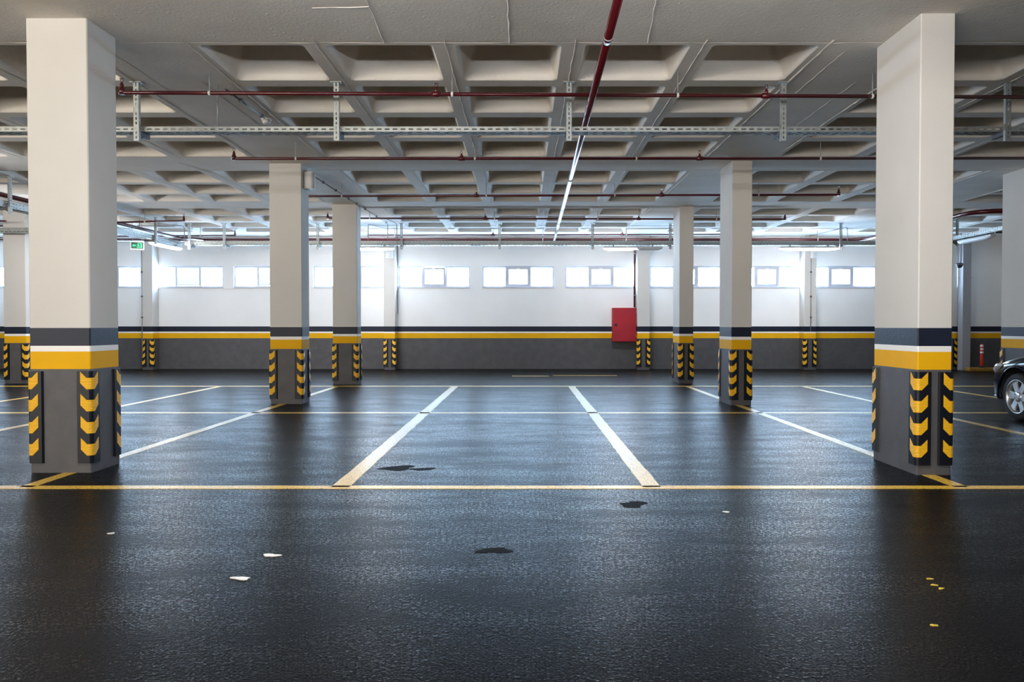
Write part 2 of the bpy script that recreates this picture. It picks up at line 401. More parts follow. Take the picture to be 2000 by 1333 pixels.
wall('wall_back', 'white rear wall with dark grey base, yellow, white and navy stripes', XL, XR, YB, 0.30, 'Y', [(a, b, WZ0, WZ1) for a, b in WX])
wall('wall_left', 'white left wall with a wide vehicle opening added for daylight', YF, YB, XL, -0.25, 'X', [OPEN_L])
wall('wall_right', 'white right wall with striped base', YF, YB, XR, 0.25, 'X', [])
wall('wall_front', 'white wall behind the viewpoint with a ramp opening added for daylight', XL, XR, YF, -0.25, 'Y', [OPEN_F])

# ---- windows
LABW = ['at the far left edge of the back wall', 'left of the leftmost wall pilaster', 'just right of the leftmost wall pilaster, with louvred middle',
        'partly behind the middle left column, with louvred middle', 'partly behind the far left column',
        'first one right of the second wall pilaster, middle sash tilted', 'in the centre of the back wall', 'directly above and left of the red hydrant cabinet',
        'right of the hydrant cabinet, behind the far right column', 'behind the middle right column', 'left of the near right column', 'mostly hidden by the near right column']
for i, (a, b) in enumerate(WX):
    w = tag(bpy.data.objects.new('window_%d' % (i + 1), None), 'white framed three-pane strip window ' + LABW[i], 'window', kind='structure')
    C.objects.link(w); w.location = ((a + b) / 2, YB + 0.075, WZ0)
    W_ = b - a; hw = W_ / 2; H_ = WZ1 - WZ0; t = 0.05
    m1, m2 = -hw / 3 - 0.0, hw / 3
    bm = NB()
    for q in ((-hw, hw, 0, t), (-hw, hw, H_ - t, H_)): box(bm, q[0], q[1], -0.03, 0.03, q[2], q[3])
    for x in (-hw + t / 2, m1, m2, hw - t / 2): box(bm, x - t / 2, x + t / 2, -0.028, 0.028, t, H_ - t)
    obj('window_frame', bm, 'frame_white', w)
    bm = NB(); box(bm, -hw, hw, -0.10, -0.03, -0.012, 0.004); obj('window_sill', bm, 'frame_white', w)
    for x0, x1 in ((-hw + t, m1 - t / 2), (m2 + t / 2, hw - t)):
        bm = NB(); box(bm, x0, x1, -0.003, 0.003, t, H_ - t); obj('pane', bm, 'pane_glass', w)
    x0, x1 = m1 + t / 2, m2 - t / 2
    if i in (2, 3):
        bm = NB(); n = 13
        for k in range(n):
            z = t + 0.03 + (H_ - 2 * t - .05) * k / (n - 1)
            v = [(x0, -0.008, z + .0195), (x1, -0.008, z + .0195), (x1, 0.006, z - .0195), (x0, 0.006, z - .0195)]
            quad(bm, v); quad(bm, [(p[0], p[1] + .003, p[2]) for p in v])
        obj('louvre', bm, 'frame_white', w)
    else:
        s = 0.055; bm = NB()
        for q in ((x0, x1, t, t + s), (x0, x1, H_ - t - s, H_ - t)): box(bm, q[0], q[1], -0.025, 0.025, q[2], q[3])
        for q in ((x0, x0 + s), (x1 - s, x1)): box(bm, q[0], q[1], -0.025, 0.025, t + s, H_ - t - s)
        sash = obj('sash', bm, 'frame_white', w)
        bm = NB(); box(bm, x0 + s, x1 - s, -0.003, 0.003, t + s, H_ - t - s); obj('pane', bm, 'pane_glass', sash)
        bm = NB(); bbox(bm, (x0 + x1) / 2 - .05, (x0 + x1) / 2 + .05, -0.05, -0.025, H_ - t - s + .01, H_ - t - .01, .004); obj('sash_handle', bm, 'white_plastic', sash)
        if i == 5:
            sash.rotation_euler = (math.radians(5), 0, 0); sash.location = (0, -0.02, 0.0)

# ---- waffle ceiling, one cast slab
def ceiling():
    bm = NB(); lip, depth, taper, rc = ZC, 0.36, 0.13, 0.07
    GX = []; x = -3.02
    cols = [(-3.02 + 1.193 * k, -3.02 + 1.193 * k + 0.99) for k in range(5)]
    cols += [(3.92 + 1.33 * k, 3.92 + 1.33 * k + 1.12) for k in range(3)]
    cols += [(9.15 + 1.2 * k, 9.15 + 1.2 * k + 1.0) for k in range(4)]
    cols += [(-4.20 - 1.215 * k - 1.0, -4.20 - 1.215 * k) for k in range(5)]
    cols += [(-11.6 - 1.2 * k - 1.0, -11.6 - 1.2 * k) for k in range(3)]
    rows = [(7.14, 8.16), (8.36, 9.38), (9.59, 10.62), (10.83, 11.80), (12.88, 13.93), (14.10, 15.03), (15.18, 16.02),
            (16.98, 17.93), (18.13, 19.05), (19.25, 20.15), (20.35, 21.2)]
    rows += [(5.05 - 1.2 * k, 6.05 - 1.2 * k) for k in range(4)] + [(-0.9 - 1.2 * k, 0.1 - 1.2 * k) for k in range(6)]
    cols = [c for c in sorted(cols) if c[0] > XL and c[1] < XR]; rows = sorted(rows)
    ex = sorted({XL - .3, XR + .3, *[v for c in cols for v in c]}); ey = sorted({YF - .3, YB + .3, *[v for r in rows for v in r]})
    cs, rs = set(cols), set(rows)
    for x0, x1 in zip(ex, ex[1:]):
        for y0, y1 in zip(ey, ey[1:]):
            if (x0, x1) in cs and (y0, y1) in rs:
                def loop(ins, r, z, n=4):
                    out = []
                    for cx, cy, a0 in ((x1 - ins - r, y1 - ins - r, 0), (x0 + ins + r, y1 - ins - r, PI / 2), (x0 + ins + r, y0 + ins + r, PI), (x1 - ins - r, y0 + ins + r, 1.5 * PI)):
                        for k in range(n + 1):
                            a = a0 + PI / 2 * k / n; out.append(bm.verts.new((cx + r * math.cos(a), cy + r * math.sin(a), z)))
                    return out
                corner = [bm.verts.new(p) for p in ((x1, y1, lip), (x0, y1, lip), (x0, y0, lip), (x1, y0, lip))]
                l0 = loop(0.0, rc * .7, lip)
                for q in range(4):
                    for k in range(4): bm.faces.new((corner[q], l0[q * 5 + k], l0[q * 5 + k + 1]))
                prev = l0
                for ins, z in ((0.012, lip + .012), (0.03, lip + .05), (taper, lip + depth - .05), (taper + .03, lip + depth - .012), (taper + .08, lip + depth)):
                    cur = loop(ins, rc, z)
                    for k in range(20):
                        f = bm.faces.new((prev[k], prev[(k + 1) % 20], cur[(k + 1) % 20], cur[k])); f.smooth = True
                    prev = cur
                bm.faces.new(prev)
            else:
                quad(bm, [(x0, y0, lip), (x1, y0, lip), (x1, y1, lip), (x0, y1, lip)])
    # formwork seams: thin uneven ridges of grout
    def ridge(p0, p1, w=0.012, h=0.006, wob=0.006):
        p0, p1 = Vector(p0), Vector(p1); d = (p1 - p0); n = max(2, int(d.length / .12)); s = Vector((-d.y, d.x, 0)).normalized()
        prev = None
        for k in range(n + 1):
            c = p0 + d * k / n + s * random.uniform(-wob, wob); ww = w * random.uniform(.5, 1.3); hh = h * random.uniform(.4, 1.3)
            cur = [bm.verts.new((c.x - s.x * ww / 2, c.y - s.y * ww / 2, lip)), bm.verts.new((c.x, c.y, lip - hh)), bm.verts.new((c.x + s.x * ww / 2, c.y + s.y * ww / 2, lip))]
            if prev:
                bm.faces.new((prev[0], prev[1], cur[1], cur[0])); bm.faces.new((prev[1], prev[2], cur[2], cur[1]))
            prev = cur
    for a, b in zip(cols, cols[1:]):
        g = b[0] - a[1]
        if g < 0.4:
            m = (a[1] + b[0]) / 2 + .02
            ridge((m, 7.0, 0), (m, 11.9, 0)); ridge((m + .03, 12.8, 0), (m + .03, 16.1, 0)); ridge((m, 16.9, 0), (m, 21.3, 0))
        else:
            for e in (a[1] + .07, b[0] - .07):
                for y0, y1 in ((7.0, 11.85), (12.8, 16.1), (16.9, 21.3)): ridge((e, y0, 0), (e, y1, 0), .02, .009, .004)
            m = (a[1] + b[0]) / 2
            ridge((m + .2, 8.2, 0), (m + .2, 10, 0), .008, .004); ridge((m - .3, 7.3, 0), (m - .3, 8.6, 0), .008, .004)
    for y in (7.08, 6.1, 11.86, 12.82, 16.08, 16.92): ridge((XL, y, 0), (XR, y, 0), .014, .003, .008)
    for px, px2 in ((708, 750), (990, 995), (1285, 1265)):
        a, b = at_z(px, -20, ZC), at_z(px2, 84, ZC); ridge((a.x, a.y, 0), (b.x, b.y, 0), .012, .007, .006)
    a, b = at_z(610, 15, ZC), at_z(720, 13, ZC); ridge((a.x, a.y, 0), (b.x, b.y, 0), .012, .007)
    a, b = at_z(350, 318, ZC), at_z(412, 338, ZC)
    ridge((a.x, a.y, 0), (b.x, b.y, 0), .02, .01, .002)
    me_o = obj('ceiling', bm, 'ceiling_paint')
    return tag(me_o, 'cream painted concrete waffle slab ceiling with square coffers', 'ceiling', kind='structure')
ceiling()

# ================================================================== COLUMNS WITH CORNER GUARDS
GT, GL, GH = 0.018, 0.105, 0.80
def guard_profile(off, half):
    """outer outline of the guard wrapped round a corner at (0,0), column in x<0,y<0; s runs -half..half"""
    r = 0.035; c = -r + GT; arc = (PI / 2) * r; pts = []
    def P(s):
        if s < -arc / 2: return Vector((c + (s + arc / 2), GT + off))
        if s > arc / 2: return Vector((GT + off, c - (s - arc / 2)))
        a = PI / 2 - (s + arc / 2) / r
        return Vector((c + (r + off) * math.cos(a), c + (r + off) * math.sin(a)))
    return P
def make_guard():
    P = guard_profile(0, 0); n = 14; HS = GL + 0.01
    bm = NB(); out = [P(-HS + 2 * HS * k / n) for k in range(n + 1)]
    prof = [(-GL - .012, 0.0)] + [(p.x, p.y) for p in out] + [(0.0, -GL - .012), (0.0, 0.0)]
    # bevelled ends
    prism(bm, prof, 0.008, GH - 0.008)
    g = obj('corner_guard', bm, 'rubber')
    P2 = guard_profile(0.0025, 0)
    ss = [-.088, -.070, -.052, -.036, -.018, 0, .018, .036, .052, .070, .088]
    def lift(s): return 0.0 if abs(s) <= .036 else (abs(s) - .036) * 1.0
    chev = None
    for k in range(4):
        z0 = 0.075 + 0.188 * k; th = 0.098
        if chev is None:
            bm = NB(); lo, hi, li, hii = [], [], [], []
            for s in ss:
                p, q = P2(s), P(s); l = lift(s)
                lo.append(bm.verts.new((p.x, p.y, l))); hi.append(bm.verts.new((p.x, p.y, l + th)))
                li.append(bm.verts.new((q.x, q.y, l))); hii.append(bm.verts.new((q.x, q.y, l + th)))
            for i in range(len(ss) - 1):
                bm.faces.new((lo[i], lo[i + 1], hi[i + 1], hi[i])); bm.faces.new((hi[i], hi[i + 1], hii[i + 1], hii[i]))
                bm.faces.new((lo[i], li[i], li[i + 1], lo[i + 1]))
            for i in (0, len(ss) - 1): bm.faces.new((lo[i], hi[i], hii[i], li[i]))
            chev = obj('yellow_chevron', bm, 'yellow_reflector', g); chev.location = (0, 0, z0)
        else:
            d = chev.copy(); C.objects.link(d); d.parent = g; d.location = (0, 0, z0)
    # ribbing of the reflector is fine relief in its material
    return g
m = M['yellow_reflector']; nt = m.node_tree
_t = nt.nodes.new('ShaderNodeTexCoord'); _w = nt.nodes.new('ShaderNodeTexWave'); _w.bands_direction = 'Z'; _w.inputs['Scale'].default_value = 24
_b = nt.nodes.new('ShaderNodeBump'); _b.inputs['Strength'].default_value = 0.6; _b.inputs['Distance'].default_value = 0.004
nt.links.new(_t.outputs['Object'], _w.inputs['Vector']); nt.links.new(_w.outputs['Fac'], _b.inputs['Height'])
nt.links.new(_b.outputs['Normal'], nt.nodes['Principled BSDF'].inputs['Normal'])
GUARD = [None]
def shaft(bm, w, d, top, bands):
    c = 0.008; hw, hd = w / 2, d / 2
    base = [(hw - c, -hd), (hw, -hd + c), (hw, hd - c), (hw - c, hd), (-hw + c, hd), (-hw, hd - c), (-hw, -hd + c), (-hw + c, -hd)]
    zs = [0] + [b[1] for b in bands] + [top]; prev = None
    for i, z in enumerate(zs):
        cur = [bm.verts.new((x, y, z)) for x, y in base]
        if prev:
            for k in range(8):
                f = bm.faces.new((prev[k], prev[(k + 1) % 8], cur[(k + 1) % 8], cur[k])); f.material_index = i - 1
        prev = cur
    bm.faces.new(prev)
CM = ['grey_paint', 'yellow_paint', 'white_paint', 'navy_paint', 'cream_paint']
def column(name, label, x0, x1, y0, y1, corners, gz=0.075, bands=ZB, cat='column', group=None):
    w, d = x1 - x0, y1 - y0
    t = thing(name, label, cat, ((x0 + x1) / 2, (y0 + y1) / 2, 0), group=group, kind='thing')
    bm = NB(); shaft(bm, w, d, ZC + 0.004, bands); obj('shaft', bm, CM, t)
    pos = {'fr': (w / 2, -d / 2, -PI / 2), 'br': (w / 2, d / 2, 0), 'bl': (-w / 2, d / 2, PI / 2), 'fl': (-w / 2, -d / 2, PI)}
    for c in corners:
        px, py, rz = pos[c]
        if GUARD[0] is None:
            GUARD[0] = make_guard(); g = GUARD[0]; g.parent = t; g.location = (px, py, gz); g.rotation_euler = (0, 0, rz)
        else: part_copy(GUARD[0], t, (px, py, gz), rz)
    return t
ALL4 = ('fl', 'fr', 'br', 'bl')
G = 'striped concrete columns'
COLS = [
    ('near left column, cream with yellow and navy stripes, largest on the left', fx(57.5, 6.52), fx(176, 6.52), 6.52, 6.98),
    ('near right column, cream with yellow and navy stripes, beside the parked car', fx(1793, 6.42), fx(1860, 6.42), 6.42, 7.22),
    ('middle left column, right of the near left column, with loudspeaker near its top', fx(527.5, 12.3), fx(590, 12.3), 12.3, 12.72),
    ('middle right column, just left of the near right column', fx(1428.5, 12.1), fx(1468, 12.1), 12.1, 12.84),
    ('far left column, behind and right of the middle left column', fx(650, 16.4), fx(698, 16.4), 16.4, 16.78),
    ('far right column, thinnest, behind and left of the middle right column', fx(1326.5, 16.7), fx(1354, 16.7), 16.7, 17.4),
    ('outermost left column, seen at the left picture edge behind the near left column', fx(8, 16.7), fx(51, 16.7), 16.7, 17.05),
    ('outermost right column, cut by the right picture edge above the car', 8.22, 8.53, 12.35, 13.22)]
for lab, x0, x1, y0, y1 in COLS: column('concrete_column', lab, x0, x1, y0, y1, ALL4, group=G)
PIL = [(278, 298, 'leftmost wall pilaster, below the lit lamp on the side tray'), (750, 771.5, 'wall pilaster right of the far left column'),
       (1245, 1269, 'wall pilaster beside the red hydrant cabinet'), (1570.5, 1594, 'wall pilaster under the right lit lamp'),
       (1874, 1898, 'darkest wall pilaster, right of the near right column')]
for a, b, lab in PIL:
    yf = 22.0
    if a == 1874: continue
    column('wall_pilaster', lab + ', white above and grey below', fx(a, yf), fx(b, yf), yf, YB - 0.002, ('fl', 'fr'), bands=ZBW, cat='pilaster', group='pilasters on the back wall')
column('wall_pilaster', 'darkest wall pilaster, right of the near right column', fx(1846, 22), fx(1869, 22), 22.0, YB - .002, ('fl', 'fr'), bands=ZBW, cat='pilaster', group='pilasters on the back wall')

# ================================================================== PIPES, TRAYS, LAMPS
def head_mesh():
    bm = NB()
    lathe(bm, [(.020, -.004), (.020, .03), (.012, .036), (.012, .05)], 10)
    for s in (-1, 1): tube(bm, [(s * .010, 0, .05), (s * .018, 0, .065), (s * .006, 0, .085)], .003, 6)
    lathe(bm, [(.022, .085), (.022, .089), (.004, .092)], 10)
    return bm
HEAD = [None]; HANG = [None]
def head(parent, p):
    if HEAD[0] is None:
        HEAD[0] = obj('sprinkler_head', head_mesh(), 'red_pipe', parent); HEAD[0].location = p
    else:
        c = HEAD[0].copy(); C.objects.link(c); c.parent = parent; c.location = p
def hanger(parent, p, r, top=ZC):
    bm = NB(); tube(bm, [(0, 0, r), (0, 0, top - p[2] - parent.location.z)], .006, 6)
    lathe(bm, [(r + .004, -.012), (r + .004, .012)], 14, axis='X', mi=1)
    o = obj('pipe_hanger', bm, ['conduit_grey', 'white_plastic'], parent); o.location = p
def branch(label, a, b, r, heads, hangers, end_l=False, end_r=False, name='sprinkler_pipe'):
    """sprinkler branch from a to b; heads/hangers are x positions"""
    t = thing(name, label, 'pipe', a, group='red sprinkler branch pipes')
    d = b - a
    pts = [Vector((0, 0, 0)), d]
    if end_l: pts = [Vector((0, 0, .07))] + pts
    if end_r: pts = pts + [d + Vector((0, 0, .07))]
    bm = NB(); tube(bm, bend(pts, .03), r, 12)
    if end_l: lathe(bm, [(r * 1.45, -r), (r * 1.45, .05)], 12)
    if end_r: lathe(bm, [(r * 1.45, -r), (r * 1.45, .05)], 12, c=d)
    for hx in heads:
        k = (hx - a.x) / d.x; p = d * k
        lathe(bm, [(r * 1.5, -.045), (r * 1.5, .045)], 12, c=p, axis='X')
    obj('pipe_run', bm, 'red_pipe', t)
    for hx in heads: head(t, d * ((hx - a.x) / d.x) + Vector((0, 0, r)))
    if end_l: head(t, (0, 0, .055))
    if end_r: head(t, d + Vector((0, 0, .055)))
    for hx in hangers: hanger(t, d * ((hx - a.x) / d.x), r)
    return t
def bX(Y, *pxs): return [fx(p, Y) for p in pxs]
Y = 7.92; branch('nearest red sprinkler pipe crossing under the first row of coffers', at_y(238, 181, Y), at_y(2060, 190, Y), .020, bX(Y, 853, 1494), bX(Y, 413, 884, 1322, 1700), end_l=True)
Y = 10.9; branch('second red sprinkler pipe, ending left above the middle left column', at_y(457, 310, Y), at_y(2030, 309.5, Y), .020, bX(Y, 902, 1365), bX(Y, 580, 928, 1242, 1600), end_l=True)
Y = 14.0; branch('third red sprinkler pipe, between the middle columns, ending right of them', at_y(560, 383.5, Y), at_y(1638, 380.5, Y), .020, bX(Y, 931, 1291), bX(Y, 669, 950, 1200, 1480), end_l=True, end_r=True)
Y = 17.46; branch('fourth red sprinkler pipe, just behind the far columns', at_y(640, 426.5, Y), at_y(1533, 428.5, Y), .020, bX(Y, 948, 1247), bX(Y, 723, 966, 1167, 1398), end_l=True, end_r=True)
Y = 20.3; branch('fifth and farthest red sprinkler pipe, just above the thick header', at_y(718, 460, Y), at_y(1450, 458, Y), .018, bX(Y, 963, 1215), bX(Y, 772, 1060, 1223))
Y = 17.2; branch('short red sprinkler pipe ending in mid air, right of the near left column', at_y(-60, 443, Y), at_y(359, 431, Y), .020, bX(Y, 150), bX(Y, 285, 60), end_r=True)
Y = 20.2; branch('low red sprinkler pipe above the leftmost pilaster', at_y(-60, 465, Y), at_y(459, 460, Y), .018, bX(Y, 200), bX(Y, 256, 393, 60), end_r=True)
Y = 16.2; branch('red sprinkler pipe seen left of the outermost left column', at_y(-150, 432, Y), at_y(12, 432, Y), .020, [], bX(Y, -60))
# main run in depth
P1, P2 = at_z(1207, 0, 3.575), at_z(1083, 467, 3.575); dv = (P2 - P1).normalized()
a = P1 - dv * 5; b = P1 + dv * ((20.86 - P1.y) / dv.y)
t = thing('main_pipe', 'long dark red main pipe running away from viewer to the back wall', 'pipe', a)
bm = NB(); tube(bm, [(0, 0, 0), b - a], .036, 18)
for Yk in (6.25, 12.2, 17.4): 
    c = (b - a) * ((Yk - a.y) / (b - a).y); tube(bm, [c - dv * .05, c + dv * .05], .040, 18)
obj('pipe_run', bm, 'red_pipe', t)
for Yk in (6.2, 12.2, 15.3, 18.4): 
    bm = NB(); c = (b - a) * ((Yk - a.y) / (b - a).y); tube(bm, [c - dv * .006, c + dv * .006], .0415, 18); obj('pipe_clamp', bm, 'galvanised', t)
# thick header across the back, turning towards the viewer on the right
hz = at_y(1000, 468.5, 20.9).z
t = thing('header_pipe', 'thick red header pipe along the back wall, turning forward at right', 'pipe', (0, 20.9, hz))
xr = fx(1683, 20.9)
bm = NB(); tube(bm, bend([(XL + .1, 0, 0), (xr, 0, 0), (xr + .02, -5.2, .0), (xr + 4.0, -5.2, .0)], .55, 8), .046, 14)
obj('pipe_run', bm, 'red_pipe', t)
for p in (-14, -9.9, -6.4, fx(1060, 20.9), fx(1222, 20.9), fx(1595, 20.9)): hanger(t, (p, 0, 0), .046)
hanger(t, (xr + .01, -2.6, 0), .046); hanger(t, (xr + 1.2, -5.2, 0), .046)
# side red pipe following the left tray
a, b = Vector((-9.50, 11.0, 3.60)), Vector((-9.18, 20.2, 3.60))
t = thing('side_pipe', 'red pipe running in depth beside the left cable tray', 'pipe', a)
bm = NB(); tube(bm, bend([(0, -6, 0), b - a, b - a + Vector((.5, .68, 0))], .25), .040, 14); obj('pipe_run', bm, 'red_pipe', t)
for k in (0.2, .62, .82): hanger(t, (b - a) * k, .040)
# riser to the hydrant cabinet
rx = fx(1239.5, 22.15)
t = thing('riser_pipe', 'thin red pipe dropping down the back wall into the hydrant cabinet', 'pipe', (rx, 22.17, 1.79))
bm = NB(); tube(bm, bend([(0, 0, 0), (0, 0, hz - 1.79), (0, -1.27, hz - 1.79)], .12), .030, 12); obj('pipe_run', bm, 'red_pipe', t)
for z in (.35, 1.55):
    bm = NB(); lathe(bm, [(.036, z - .012), (.036, z + .012)], 12); box(bm, .03, .05, -.01, .23, z - .01, z + .01); obj('pipe_clamp', bm, 'galvanised', t)

# ---- cable trays
def slotted_side(bm, L_, z0, z1, y, th, rows=1, pitch=.085, slot=.05, mi=0):
    h = (z1 - z0); sh = h * (.30 if rows == 1 else .17)
    zs = [z0]
    for r in range(rows):
        c = z0 + h * (r + .5) / rows; zs += [c - sh / 2, c + sh / 2]
    zs.append(z1)
    for k in range(0, len(zs) - 1, 2): box(bm, 0, L_, y, y + th, zs[k], zs[k + 1], mi)
    n = int(L_ / pitch)
    for r in range(rows):
        for k in range(n): box(bm, k * pitch, k * pitch + pitch - slot, y, y + th, zs[1 + 2 * r], zs[2 + 2 * r], mi)
def tray(name, label, p, rz, L_, w, h, rows, struts, strut_y=-.035, bot_pitch=.1):
    """perforated channel; local +x along the run, y across, z=0 at its bottom"""
    t = thing(name, label, 'cable tray', p, rz, group='galvanised cable trays')
    bm = NB(); slotted_side(bm, L_, 0, h, 0, .002, rows); slotted_side(bm, L_, 0, h, w - .002, .002, rows)
    n = int(L_ / bot_pitch)
    for q in ((0, .03), (w / 2 - .015, w / 2 + .015), (w - .03, w)): box(bm, 0, L_, q[0], q[1], 0, .002)
    for k in range(n): box(bm, k * bot_pitch, k * bot_pitch + bot_pitch * .55, .03, w - .03, 0, .002)
    obj('tray_channel', bm, 'galvanised', t)
    bm = NB()
    for k, (yy, r) in enumerate(((.3, .011), (.5, .014), (.7, .009))):
        n = 24; pts = [(L_ * i / n, w * yy + .01 * math.sin(i * 1.3 + k), .004 + r + (.004 * math.sin(i * 2.1 + k * 2)+.004)) for i in range(n + 1)]
        tube(bm, pts, r, 8)
    obj('cable', bm, 'black_plastic', t)
    for i, sx in enumerate(struts):
        s0 = None
        bm = NB(); zt, zb = ZC - p[2], -.115; y0 = strut_y - .045; w2 = .028
        L2 = zt - zb
        # front web with round-ended slots, two flanges
        n = int(L2 / .05)
        for a_, b_ in ((-w2, -.007), (.007, w2)): box(bm, sx + a_, sx + b_, y0, y0 + .003, zb, zt)
        for k in range(n): box(bm, sx - .007, sx + .007, y0, y0 + .003, zb + k * .05, zb + k * .05 + .022)
        for s in (-1, 1): box(bm, sx + s * w2 - .0015, sx + s * w2 + .0015, y0, y0 + .04, zb, zt)
        box(bm, sx - .06, sx + .06, y0 - .02, y0 + .07, zt - .008, zt)
        st = obj('hanger_strut', bm, 'galvanised', t)
        bm = NB(); box(bm, sx - .022, sx + .022, y0 + .002, w + .02, -.042, -.001)
        prism(bm, [(y0 + .003, -.11), (y0 + .003, -.03), (.09, -.03)], sx + .022, sx + .026, 'X')
        obj('bracket_arm', bm, 'dark_metal', st)
    return t
p = at_y(1000, 257.5, 8.28)
x0 = XL + .2
tray('cable_tray', 'nearest galvanised cable tray crossing the whole view under the coffers', (x0, 8.28, p.z), 0, XR - .2 - x0, .16, .055, 1,
     [fx(q, 8.24) - x0 for q in (273.5, 660.5, 1110.5, 1525.5, 1960, -200)])
zt = at_y(1000, 479, 19.5).z
tray('cable_tray', 'far galvanised cable tray crossing in front of the back wall above lamps', (fx(362, 19.5), 19.5, zt), 0, 10.2 - fx(362, 19.5), .22, .11, 2,
     [fx(q, 19.46) - fx(362, 19.5) for q in (372, 440, 622, 785, 976, 1157, 1308, 1640)])
q0, q1 = Vector((-9.06, 9.0)), Vector((-8.73, 19.7)); ang = math.atan2(q1.y - q0.y, q1.x - q0.x)
tray('cable_tray', 'left cable tray running away in depth beside a red pipe', (q0.x, q0.y, zt), ang, (q1 - q0).length, .22, .11, 2, [.4, 4.35, 9.3], strut_y=-.01)
tray('cable_tray', 'right cable tray running in depth, behind the near right column', (10.45, 12.5, zt), PI / 2, 7.2, .2, .09, 2, [1.2, 4.2, 6.1], strut_y=-.01)
tray('cable_tray', 'short cable tray crossing in front of the outermost left column', (XL + .1, 16.25, at_y(30, 455, 16.25).z), 0, 6.6, .18, .11, 2, [3.2, 5.9])

# ---- lamps
def lamp(label, p, rz, L_, lit=1.0, w=.13):
    """weatherproof batten: local x along, z=0 at underside of the housing"""
    t = thing('tube_lamp', label, 'lamp', p, rz, group='white tube lamps')
    bm = NB(); bbox(bm, -L_ / 2, L_ / 2, -w / 2, w / 2, .0, .045, .012, 3); obj('lamp_housing', bm, 'tube_off', t)
    def diff(x0, x1, m):
        bm = NB(); n = 9; rings = []
        for k in range(n + 1):
            x = x0 + (x1 - x0) * k / n; e = min(1, .55 + min(k, n - k) * .35); ring = []
            for j in range(9):
                a = PI * j / 8; ring.append(bm.verts.new((x, math.cos(a) * (w / 2 - .006), -math.sin(a) * .055 * e)))
            rings.append(ring)
        for a, b in zip(rings, rings[1:]):
            for j in range(8): f = bm.faces.new((a[j], a[j + 1], b[j + 1], b[j])); f.smooth = True
        bm.faces.new(rings[0]); bm.faces.new(rings[-1])
        return obj('lamp_diffuser', bm, m, t)
    xm = -L_ / 2 + L_ * lit
    if lit > 0: diff(-L_ / 2 + .012, xm - .012, 'tube_lit')['label'] = 'glowing white diffuser'
    if lit < 1: diff(xm + .004, L_ / 2 - .012, 'tube_off')['label'] = 'unlit grey diffuser'
    for s in (-1, 1):
        bm = NB(); box(bm, s * L_ * .33 - .012, s * L_ * .33 + .012, -.03, .03, .044, .0705); obj('lamp_bracket', bm, 'dark_metal', t)
    return t
ly, lz = 19.6, zt - .072
def lampx(a, b, lit, lab): lamp(lab, ((fx(a, ly) + fx(b, ly)) / 2, ly, lz), 0, fx(b, ly) - fx(a, ly), lit)
lampx(657, 770, 1.0, 'lit tube lamp beside the far left column under the far tray')
lampx(1178, 1293, .56, 'half lit tube lamp above the red hydrant cabinet')
lampx(1522, 1635, 1.0, 'lit tube lamp right of the middle right column under the far tray')
dq = (q1 - q0).normalized(); cq = q0 + dq * 10.0 + Vector((-dq.y, dq.x)) * .06
lamp('lit tube lamp under the left tray, pointing away in depth, beside exit sign', (cq.x, cq.y, lz), ang, 1.45)
for k, (yy, lab) in enumerate([(6.2, 'added lit tube lamp, hidden from view under the left tray, second from the exit sign'), (2.4, 'added lit tube lamp, out of view under the left tray, third from the exit sign')]):  # unseen lamps added along the tray to brighten ceiling and far wall
    cq = q0 + dq * yy - Vector((-dq.y, dq.x)) * -.11
    lamp(lab, (cq.x, cq.y, lz), ang, 1.45)
# the same fittings over the driving aisle, unseen, hung on rods; pair above fits the coffer shadows, row behind added for brightness
for xx, yy, lab in [(-1.3, 4.15, 'just above the view, left of the main pipe'), (1.75, 4.15, 'just above the view, right of the main pipe'),
                    (-8.5, -2.6, 'added for brightness behind the viewpoint, left'), (-2.5, -2.6, 'added for brightness behind the viewpoint, middle'), (3.5, -2.6, 'added for brightness behind the viewpoint, right')]:
    lo = lamp('tube lamp over the driving aisle, ' + lab, (xx, yy, 3.30), 0, 1.45)
    bm = NB()
    for s_ in (-.48, .48): tube(bm, [(s_, 0, .06), (s_, 0, ZC - 3.30)], .006, 6)
    obj('hanging_rod', bm, 'conduit_grey', lo)
lamp('unlit tube lamp under the right tray behind the near right column', (10.35, 17.6, lz), PI / 2, 1.3, 0.0)

# ---- conduits
def conduit(label, pts, r=.011, clips=(), m='conduit_grey', bendr=.08):
    pts = [Vector(p) for p in pts]
    t = thing('conduit', label, 'conduit', pts[0], group='thin grey conduits')
    bm = NB(); tube(bm, bend([p - pts[0] for p in pts], bendr), r, 8); obj('conduit_tube', bm, m, t)
    for c in clips:
        bm = NB(); bbox(bm, -r * 1.8, r * 1.8, -r * 1.8, r * 1.8, -r * 1.8, r * 1.8, .003, 1); o = obj('conduit_clip', bm, 'dark_metal', t); o.location = Vector(c) - pts[0]
    return t
zc = ZC - .022
c0, c1 = at_z(606, 340, zc), at_z(757, 437, zc)
cl = [c0.lerp(c1, k) for k in (.12, .25, .4, .5, .62, .8, .97)]
conduit('ceiling conduit running back from the loudspeaker on the middle left column', [c0, c1, (c1.x, c1.y, zt + .12)], clips=cl)
c2 = at_z(775, 437, zc); conduit('short conduit dropping to the far tray beside a strut', [(c2.x - .1, c2.y - .8, zc), c2, (c2.x, c2.y, zt + .12)])
c3 = at_z(719, 439, zc); conduit('conduit drop nearest to the far left column', [(c3.x + .35, c3.y + .9, zc), c3, (c3.x, c3.y, zt + .12)], bendr=.02)
c0, c1 = at_z(452, 183, zc), at_z(517, 231, zc)
conduit('dark ceiling conduit leading to the smoke detector', [at_z(440, 174, zc), c1], clips=[c0, c0.lerp(c1, .25), c0.lerp(c1, .9)], m='dark_metal')
dp = at_z(520, 232, ZC)
t = thing('smoke_detector', 'round white smoke detector on the ceiling strip left of centre', 'detector', (dp.x, dp.y, ZC))
